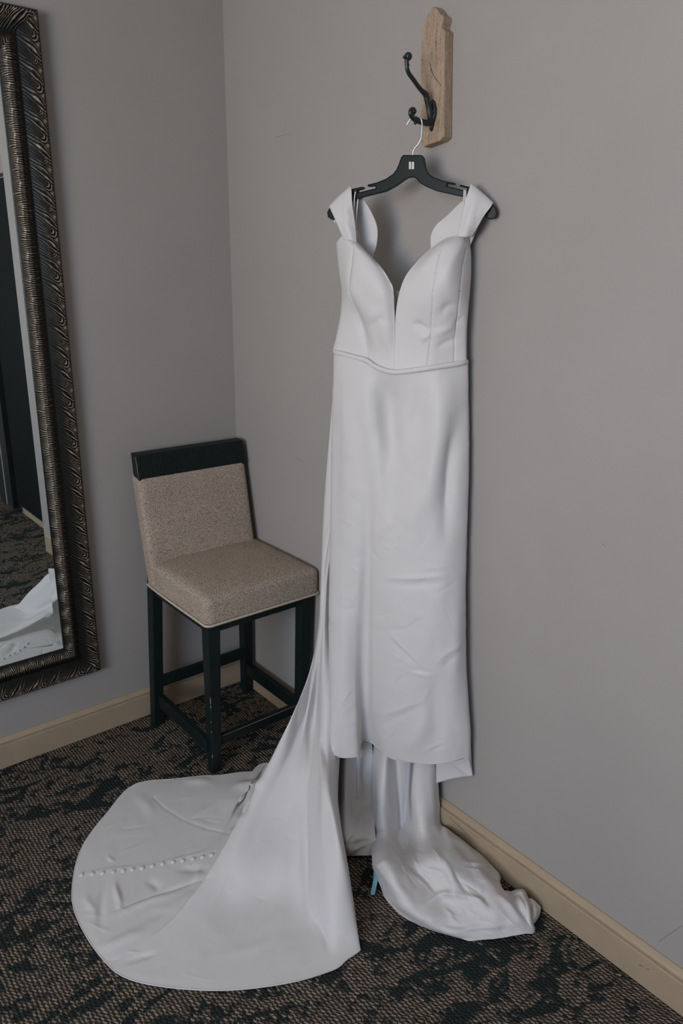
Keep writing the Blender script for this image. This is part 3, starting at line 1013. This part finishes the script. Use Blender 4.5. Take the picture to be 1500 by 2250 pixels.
# --- skirt front
SK = [
    [(742, 776, -.045), (735, 776, -.002), (756, 783, .026), (783, 790, .044), (800, 796, .050), (815, 804, .056), (838, 814, .062), (888, 818, .062), (960, 808, .046), (1024, 799, -.002), (1016, 799, -.03)],
    [(740, 880, -.045), (731.5, 880, .004), (753, 882, .036), (780, 884, .058), (800, 884, .066), (822, 884, .060), (850, 884, .050), (892, 884, .052), (965, 882, .056), (1025.5, 880, .000), (1018, 880, -.03)],
    [(738, 1030, -.045), (728, 1030, .010), (750, 1030, .040), (780, 1030, .060), (803, 1030, .070), (828, 1030, .068), (860, 1030, .058), (905, 1030, .066), (975, 1030, .058), (1027, 1030, .004), (1020, 1030, -.028)],
    [(735, 1200, -.04), (725.5, 1200, .022), (748, 1200, .054), (778, 1200, .066), (803, 1200, .066), (826, 1200, .072), (860, 1200, .078), (908, 1200, .080), (975, 1200, .062), (1022, 1200, .012), (1016, 1200, -.022)],
    [(733, 1350, -.03), (723.5, 1350, .044), (747, 1350, .074), (776, 1350, .074), (800, 1350, .058), (822, 1350, .070), (856, 1350, .090), (906, 1350, .094), (972, 1350, .076), (1019.5, 1350, .022), (1014, 1350, -.016)],
    [(733, 1500, -.02), (723.5, 1500, .074), (749, 1500, .094), (779, 1500, .080), (799, 1500, .042), (820, 1500, .060), (852, 1500, .086), (904, 1500, .100), (974, 1500, .082), (1022, 1500, .032), (1022, 1500, -.012)],
    [(734, 1600, -.0), (725, 1600, .096), (752, 1602, .106), (783, 1600, .086), (797, 1585, .026), (819, 1590, .046), (849, 1605, .080), (904, 1615, .096), (977, 1615, .082), (1028, 1605, .042), (1032, 1615, -.004)],
    [(735, 1655, .01), (726, 1657, .112), (756, 1664.5, .108), (786, 1661, .088), (796, 1628, .020), (818, 1633, .030), (848, 1660, .072), (904, 1675, .091), (978, 1676.5, .077), (1024, 1667, .046), (1037, 1705, .018)],
]
flds = [(824, 822, 884, 1030, 20, -.019), (848, 850, 912, 1000, 26, -.010), (915, 850, 868, 1030, 22, .010), (935, 835, 890, 985, 17, -.009), (1008, 900, 968, 1210, 18, -.020), (990, 840, 930, 1120, 26, .010),
        (806, 1040, 808, 1660, 11, -.011), (765, 810, 760, 1280, 20, .007), (790, 860, 800, 1180, 14, -.006), (772, 1230, 775, 1640, 16, -.008), (950, 1000, 900, 1220, 26, .008), (835, 1020, 840, 1260, 18, .006), (1000, 1240, 1005, 1600, 14, .006),
        (838, 1271, 995, 1265, 4.5, .0042), (838, 1285, 990, 1280, 7, -.0026), (845, 1376, 930, 1470, 3, .0030, 1), (852, 1396, 922, 1472, 5, -.0024), (856, 1432, 892, 1454, 2.5, .0022, 1), (893, 1478, 955, 1486, 3.5, .0026, 1), (893, 1470, 955, 1476, 4, -.0018),
        (955, 1462, 1010, 1410, 5, .0030, 1), (965, 1470, 1015, 1425, 6, -.0026), (835, 1195, 862, 1206, 2.5, .0020, 1), (862, 1206, 885, 1190, 2.5, .0020, 1), (842, 1385, 908, 1383, 6, -.0014), (835, 1575, 930, 1540, 5, .0024), (840, 1588, 935, 1554, 6, -.0020),
        (850, 1460, 868, 1530, 3, .0016, 1), (740, 1130, 790, 1165, 3, .0015, 1), (770, 1240, 784, 1258, 2.5, .0020, 1), (778, 1310, 770, 1335, 2.5, .0020, 1), (740, 1555, 790, 1500, 5, .0018), (930, 1560, 905, 1660, 18, .008), (965, 1480, 950, 1660, 18, -.011), (880, 1110, 830, 1190, 12, .003)]
rc = random.Random(11)
for _k in range(64):
    cx_, cy_ = rc.uniform(738, 1008), rc.uniform(1090, 1650)
    if abs(cx_ - 807) < 14:
        continue
    an_, ln_ = rc.choice([-.5, .7, 1.0, -.9, .15]) + rc.uniform(-.35, .35), rc.uniform(14, 46)
    flds.append((cx_ - ln_ * math.cos(an_), cy_ - ln_ * math.sin(an_), cx_ + ln_ * math.cos(an_), cy_ + ln_ * math.sin(an_), rc.uniform(2.5, 6), rc.choice([-1, 1]) * rc.uniform(.0006, .0016), 1))
cloth('skirt', rows(SK), 260, 330, SAT, dress, flds, .0018, soft=.0012)
hemq = [(726, 1656.5, .112), (732, 1661.5, .111), (756, 1664.5, .108), (780, 1663, .094), (786, 1661, .088), (791, 1642, .05), (796, 1628, .020), (806, 1627.5, .022), (818, 1633, .030), (831, 1645, .05), (848, 1660, .072), (872, 1670, .084), (904, 1675, .091), (941, 1678, .087), (978, 1676.5, .077), (1005, 1673, .062), (1024, 1667, .046)]
tube('hem_edging', [keep_off_walls(w(*q)) for q in hemq], .0017, SAT, dress, n=140, sides=6)
# turned-back right end of the skirt with its inner side showing
cloth('skirt_facing', rows([[(1029, 1600, .030), (1010, 1610, .020), (985, 1615, .010), (958, 1615, .005)], [(1032, 1650, .022), (1015, 1655, .012), (988, 1662, .004), (958, 1668, .002)],
                            [(1037, 1705.5, .018), (1018, 1707, .012), (990, 1712, .004), (958, 1721, .002)]]), 40, 30, SATB, dress, [(992, 1675, 1034, 1705, 5, .004)], .0018)

# --- lining, left drop (in shade) and right drop with its pool on the carpet
LL = [[w(740, 1600, -.03), w(755, 1600, .0), w(775, 1600, -.01), w(790, 1600, -.01), w(815, 1600, -.03)],
      [w(741, 1680, .02), w(757, 1680, .05), w(776, 1682, .03), w(795, 1680, .02), w(820, 1680, .0)],
      [w(738, 1760, .07), w(756, 1765, .11), w(778, 1770, .08), w(798, 1765, .05), w(822, 1765, .04)],
      [f(742, 1830, .06), f(760, 1835, .085), f(782, 1835, .065), f(800, 1832, .045), f(824, 1832, .04)],
      [f(744, 1866, .025), f(764, 1862, .055), f(786, 1853, .04), f(804, 1850, .03), f(828, 1850, .03)],
      [f(746, 1879, .004), f(768, 1880, .010), f(790, 1880, .010), f(808, 1880, .010), f(832, 1878, .01)]]
cloth('lining', LL, 90, 110, SATB, dress, [(752, 1872, 790, 1828, 5, -.008), (760, 1878, 812, 1850, 5, .006), (770, 1690, 772, 1790, 6, -.004), (800, 1780, 790, 1830, 8, .005)], .0016)
LR = [
    [w(823, 1600, -.035), w(848, 1600, .010), w(874, 1600, -.030), w(903, 1600, .012), w(938, 1600, .004), w(957, 1600, -.024)],
    [w(818, 1690, .010), w(845, 1690, .050), w(876, 1690, -.006), w(908, 1690, .036), w(942, 1690, .024), w(961, 1690, -.012)],
    [w(815, 1760, .050), w(842, 1765, .088), w(882, 1770, .012), w(914, 1770, .062), w(946, 1765, .036), w(964, 1760, -.010)],
    [w(815, 1830, .110), w(845, 1840, .140), w(889, 1845, .065), w(928, 1840, .105), w(956, 1825, .056), w(968, 1808, -.008)],
    [f(817, 1888, .060), f(856, 1902, .110), f(908, 1898, .075), f(950, 1885, .115), f(990, 1866, .105), f(984, 1822, .060)],
    [f(828, 1930, .028), f(872, 1952, .085), f(938, 1940, .065), f(990, 1918, .105), f(1036, 1900, .085), f(1034, 1860, .042)],
    [f(850, 1978, .006), f(900, 1998, .055), f(975, 1982, .050), f(1035, 1958, .085), f(1082, 1945, .070), f(1092, 1916, .022)],
    [f(886, 2014, .004), f(950, 2032, .032), f(1025, 2020, .040), f(1085, 1995, .070), f(1120, 1972, .060), f(1100, 1957, .020)],
    [f(940, 2040, .004), f(1000, 2053, .016), f(1070, 2042, .026), f(1125, 2020, .050), f(1152, 1990, .050), f(1149, 1955, .030)],
    [f(1030, 2068, .003), f(1058, 2065, .005), f(1105, 2060, .010), f(1150, 2052, .020), f(1174, 2045, .012), f(1160, 1985, .028)]]
flds = [(872, 1660, 886, 1900, 5, -.010), (884, 1880, 960, 1965, 6, -.012), (930, 1995, 1010, 1945, 8, .010), (1000, 1945, 1090, 1970, 12, -.008), (960, 1960, 1050, 1975, 7, .009), (845, 1900, 900, 1990, 10, .006), (915, 1900, 985, 1930, 7, -.007),
        (960, 1870, 1010, 1960, 8, .008), (985, 1900, 1040, 1990, 6, -.008), (835, 1700, 826, 1880, 7, .005), (1000, 1860, 1060, 1900, 7, -.008), (1020, 1895, 1080, 1905, 5, .007), (985, 1835, 1050, 1890, 6, .008), (1040, 1905, 1090, 1960, 8, .007), (930, 2030, 1060, 2040, 10, -.006),
        (960, 2050, 1140, 2030, 7, .006), (1065, 1950, 1075, 2000, 9, -.008), (1085, 1955, 1140, 2020, 7, .008), (1120, 1960, 1165, 2030, 6, -.009), (1135, 1960, 1168, 2040, 5, .007), (815, 1830, 850, 1820, 6, -.005), (820, 1905, 860, 1890, 8, .006)]
for _k in range(46):
    cx_, cy_ = rc.uniform(840, 1130), rc.uniform(1860, 2050)
    an_, ln_ = rc.uniform(.3, 1.2), rc.uniform(14, 50)
    flds.append((cx_ - ln_ * math.cos(an_), cy_ - ln_ * math.sin(an_), cx_ + ln_ * math.cos(an_), cy_ + ln_ * math.sin(an_), rc.uniform(3, 7), rc.choice([-1, 1]) * rc.uniform(.001, .004), 1))
rl, GP = cloth('lining', LR, 220, 300, SATB, dress, flds, .0018, soft=.0022)
# tucked ends of the pool against the baseboard
cloth('lining_end', [[f(1118, 1968, .022), f(1130, 1990, .03), f(1140, 2020, .025), f(1150, 2046, .012)], [f(1143, 1957, .050), f(1155, 1990, .055), f(1162, 2020, .04), f(1172, 2046, .014)],
                     [f(1158, 1968, .034), f(1164, 1990, .030), f(1168, 2012, .022), f(1172, 2034, .006)]], 40, 30, SATB, dress, [(1150, 1965, 1168, 2035, 4, .004)], .0018)
cloth('lining_end', [[f(1150, 1975, .020), f(1156, 1995, .02), f(1160, 2015, .015), f(1162, 2035, .008)], [f(1168, 1975, .032), f(1174, 1995, .036), f(1174, 2012, .026), f(1170, 2030, .010)],
                     [f(1187, 1992, .022), f(1187, 2000, .016), f(1184, 2012, .008), f(1176, 2026, .004)]], 34, 24, SATB, dress, [(1164, 1978, 1172, 2020, 4, -.004)], .0018)
# ribbons
cloth('ribbon', [[w(891, 1672, .066), w(900, 1672, .066)], [w(890, 1720, .062), w(898, 1720, .062)], [w(887.5, 1765, .070), w(894.5, 1765, .070)], [w(885, 1811, .100), w(889, 1811, .100)]], 6, 30, MAT['ribbon'], dress, (), .0006, label='pale blue ribbon hanging over the lining')
cloth('ribbon', [[w(782, 1650, .060), w(789, 1650, .060)], [w(783, 1700, .062), w(788.5, 1700, .062)], [w(784, 1755, .100), w(787, 1755, .100)]], 6, 24, MAT['ribbon'], dress, (), .0006, label='pale blue ribbon on the shaded lining')
cloth('ribbon', [[f(821, 1912, .05), f(831, 1916, .05)], [f(819, 1935, .022), f(829, 1938, .022)], [f(813, 1966, .005), f(823, 1966, .005)]], 6, 16, MAT['bluetape'], dress, (), .0006, label='sky blue ribbon end on the carpet')

# --- train: eleven runs from the waist to the hem, right edge to far edge
TR = []
TR.append([D(-.040, -.150, 1.10), D(-.030, -.170, .80), D(.020, -.170, .50), D(.060, -.150, .30), f(742, 1740, .15), f(748, 1810, .11), f(762, 1890, .07), f(772, 1960, .035), f(778, 2010, .015), f(781, 2050, .006), f(780, 2078, .0035)])
TR.append([D(-.020, -.165, 1.10), w(728, 1270, -.010), w(728, 1480, .045), f(716, 1640, .280), f(728, 1745, .250), f(743, 1825, .205), f(757, 1895, .150), f(768, 1960, .098), f(777, 2015, .055), f(784, 2055, .025), f(790.5, 2087, .004)])
TR.append([D(-.005, -.185, 1.10), w(720, 1250, .010), w(711, 1440, .060), f(699, 1590, .320), f(701, 1710, .258), f(709, 1800, .202), f(714, 1880, .150), f(721, 1955, .104), f(730, 2015, .062), f(744, 2065, .026), f(762, 2108, .004)])
TR.append([D(-.010, -.190, 1.10), w(718, 1230, -.002), w(706, 1410, .046), f(692, 1560, .315), f(679, 1690, .222), f(670, 1790, .148), f(667, 1880, .086), f(673, 1965, .036), f(687, 2030, .012), f(708, 2085, .010), f(728, 2132, .004)])
TR.append([D(-.005, -.200, 1.10), w(715, 1220, .002), w(700, 1400, .040), f(676, 1560, .330), f(648, 1700, .205), f(626, 1800, .128), f(610, 1890, .074), f(604, 1970, .020), f(604, 2040, .007), f(610, 2105, .005), f(620, 2162, .0035)])
TR.append([D(-.010, -.205, 1.10), w(711, 1190, -.010), w(700, 1385, .020), f(668, 1545, .340), f(624, 1680, .220), f(580, 1790, .134), f(540, 1890, .078), f(505, 1980, .020), f(485, 2055, .008), f(472, 2120, .005), f(462, 2176, .0035)])
# ridge
TR.append([w(730.5, 880, -.030), w(711, 1130, -.040), f(702.5, 1352, .600), f(682, 1474, .462), f(622, 1616, .288), f(562, 1736, .170), f(510, 1832, .102), f(455, 1928, .050), f(402, 2003, .024), f(345, 2078, .010), f(292, 2154, .0035)])
TR.append([D(-.050, -.212, 1.08), D(-.052, -.245, .80), D(-.030, -.280, .52), D(.060, -.318, .30), D(.160, -.338, .185), D(.255, -.352, .105), D(.370, -.362, .052), D(.505, -.366, .024), f(345, 2035, .012), f(275, 2075, .009), f(218, 2098, .0035)])
TR.append([D(-.060, -.210, 1.06), D(-.064, -.245, .78), D(-.050, -.285, .48), D(.020, -.335, .255), D(.120, -.372, .125), D(.215, -.392, .055), D(.330, -.405, .020), f(375, 1962, .012), f(300, 1992, .011), f(225, 2000, .010), f(166, 2008, .0035)])
TR.append([D(-.066, -.208, 1.04), D(-.072, -.245, .76), D(-.064, -.290, .45), D(-.010, -.350, .215), D(.070, -.405, .085), D(.150, -.438, .030), f(462, 1880, .016), f(375, 1897, .013), f(290, 1914, .012), f(220, 1924, .010), f(160, 1938, .0035)])
TR.append([D(-.070, -.206, 1.02), D(-.078, -.245, .74), D(-.074, -.290, .43), D(-.030, -.360, .19), D(.030, -.430, .065), D(.095, -.480, .024), f(485, 1835, .014), f(400, 1838, .012), f(320, 1842, .010), f(245, 1845, .009), f(181, 1860, .0035)])
TR.append([D(-.074, -.204, 1.00), D(-.084, -.245, .72), D(-.082, -.290, .41), D(-.048, -.370, .17), D(-.005, -.450, .06), D(.045, -.505, .030), f(510, 1782, .022), f(445, 1780, .014), f(380, 1780, .010), f(310, 1775, .009), f(235, 1786, .0035)])
TR.append([D(-.078, -.202, .98), D(-.088, -.245, .70), D(-.088, -.290, .39), D(-.060, -.375, .15), D(-.030, -.455, .055), D(.005, -.510, .036), f(540, 1740, .032), f(480, 1737, .016), f(420, 1736, .010), f(355, 1732, .008), f(296, 1724, .0035)])
TR.append([D(-.080, -.200, .96), D(-.090, -.245, .68), D(-.092, -.290, .37), D(-.070, -.375, .14), D(-.045, -.450, .05), D(-.020, -.490, .020), f(572, 1692, .012), f(530, 1696, .008), f(485, 1702, .006), f(440, 1706, .005), f(400, 1710, .0035)])
RD = TR[6]
for r_ in range(1, 9):
    TR[7][r_] = RD[r_] - AX * .011 * min(1, .3 + RD[r_][2] * 6) + np.array([0, 0, RD[r_][2] * (-.50 if r_ < 8 else -.3)])
for r_ in range(2, 6):
    TR[8][r_] = RD[r_] - AX * .028 + np.array([0, 0, .012 - RD[r_][2] * .86])
    TR[8][r_][2] = max(TR[8][r_][2], .012)
for r_ in range(2, 5):
    TR[9][r_] = RD[r_] - AX * .060 + np.array([0, 0, -RD[r_][2] * .93])
    for c_, da in ((10, .09), (11, .13), (12, .17), (13, .20)):
        q_ = TR[c_][r_]
        q_[2] = min(q_[2], .40 if r_ == 2 else (.07 if r_ == 3 else .016))
        TR[c_][5][2] = min(TR[c_][5][2], .014)
TR = [list(q) for q in zip(*TR)]
flds = [(660, 1700, 560, 1900, 30, -.010), (668, 1740, 676, 2020, 8, -.012), (690, 2010, 725, 2095, 7, -.006), (600, 1700, 470, 1960, 14, .006), (640, 1600, 560, 1760, 14, .006), (700, 1500, 692, 1800, 7, -.009), (684, 1560, 672, 1750, 6, -.008), (716, 1560, 712, 1850, 8, .010),
        (545, 1745, 520, 1790, 12, -.010), (510, 1735, 580, 1715, 9, .012), (400, 1712, 470, 1722, 8, .006), (335, 1750, 360, 1775, 2.6, -.0018, 1, 1), (360, 1775, 400, 1800, 2.6, -.0018, 1, 1), (400, 1800, 450, 1820, 2.6, -.0018, 1, 1), (450, 1820, 505, 1832, 2.6, -.0018, 1, 1), (250, 2010, 390, 1960, 8, .007), (250, 2000, 470, 1925, 5, -.006, 1), (255, 1935, 262, 2000, 7, .008), (235, 1930, 215, 2050, 10, -.006),
        (325, 1930, 350, 1960, 9, -.005), (390, 1915, 460, 1905, 8, -.006), (440, 1900, 425, 1950, 7, .005), (205, 2085, 330, 2045, 10, .005), (270, 2120, 350, 2090, 6, -.005), (350, 2010, 440, 1960, 12, .004), (235, 1880, 252, 1895, 4, .003), (185, 1960, 210, 2010, 9, .004), (300, 2030, 370, 2000, 10, -.004),
        (480, 2100, 620, 2060, 14, .003), (640, 1950, 560, 2080, 20, .004), (300, 1740, 340, 1800, 12, .004), (176, 1922, 330, 1899, 3.5, .0022), (330, 1899, 480, 1868, 3.5, .0022)]
for _k in range(40):
    cx_, cy_ = rc.uniform(190, 700), rc.uniform(1740, 2150)
    an_, ln_ = rc.uniform(-1.2, .5), rc.uniform(14, 45)
    flds.append((cx_ - ln_ * math.cos(an_), cy_ - ln_ * math.sin(an_), cx_ + ln_ * math.cos(an_), cy_ + ln_ * math.sin(an_), rc.uniform(2.5, 6), rc.choice([-1, 1]) * rc.uniform(.0006, .0018), 1))
tr, GT = cloth('train', TR, 420, 380, SAT, dress, flds, .0016, soft=.0006)
tube('hem_edging', GT[-1, 8:], .0018, SAT, dress, n=260, sides=6)
tube('hem_edging', GT[-60:, -1][::-1], .0016, SAT, dress, n=60, sides=6)
# covered buttons down the train
bvh = BVHTree.FromPolygons([tuple(q) for q in GT.reshape(-1, 3)], [tuple(p_.vertices) for p_ in tr.data.polygons])
btn_me = None
for (bxp, byp) in [(178.6, 1923.4), (203, 1920.7), (225, 1919), (249, 1916.6), (270.6, 1914.3), (291, 1911.6), (312, 1908.7), (335, 1904), (357, 1899), (380, 1895), (401, 1892), (423.6, 1888), (445, 1884.4), (465, 1879.5)]:
    hit, nrm, _, _ = bvh.ray_cast(Vector(CAM), Vector(ray(bxp, byp)).normalized())
    if hit is None:
        continue
    if btn_me is None:
        bm = bmesh.new()
        bmesh.ops.create_uvsphere(bm, u_segments=16, v_segments=10, radius=.0074)
        for vv in bm.verts:
            vv.co.z = max(vv.co.z, -.001) * .70
        btn_me = bpy.data.meshes.new('button')
        bm.to_mesh(btn_me)
        bm.free()
        btn_me.materials.append(SAT)
        btn_me.polygons.foreach_set('use_smooth', [True] * len(btn_me.polygons))
    bo = bpy.data.objects.new('button', btn_me)
    COL.objects.link(bo)
    bo.parent = dress
    if nrm.z < 0:
        nrm = -nrm
    bo.location = hit + nrm * .0012 - dress.location
    bo.rotation_euler = nrm.to_track_quat('Z', 'Y').to_euler()
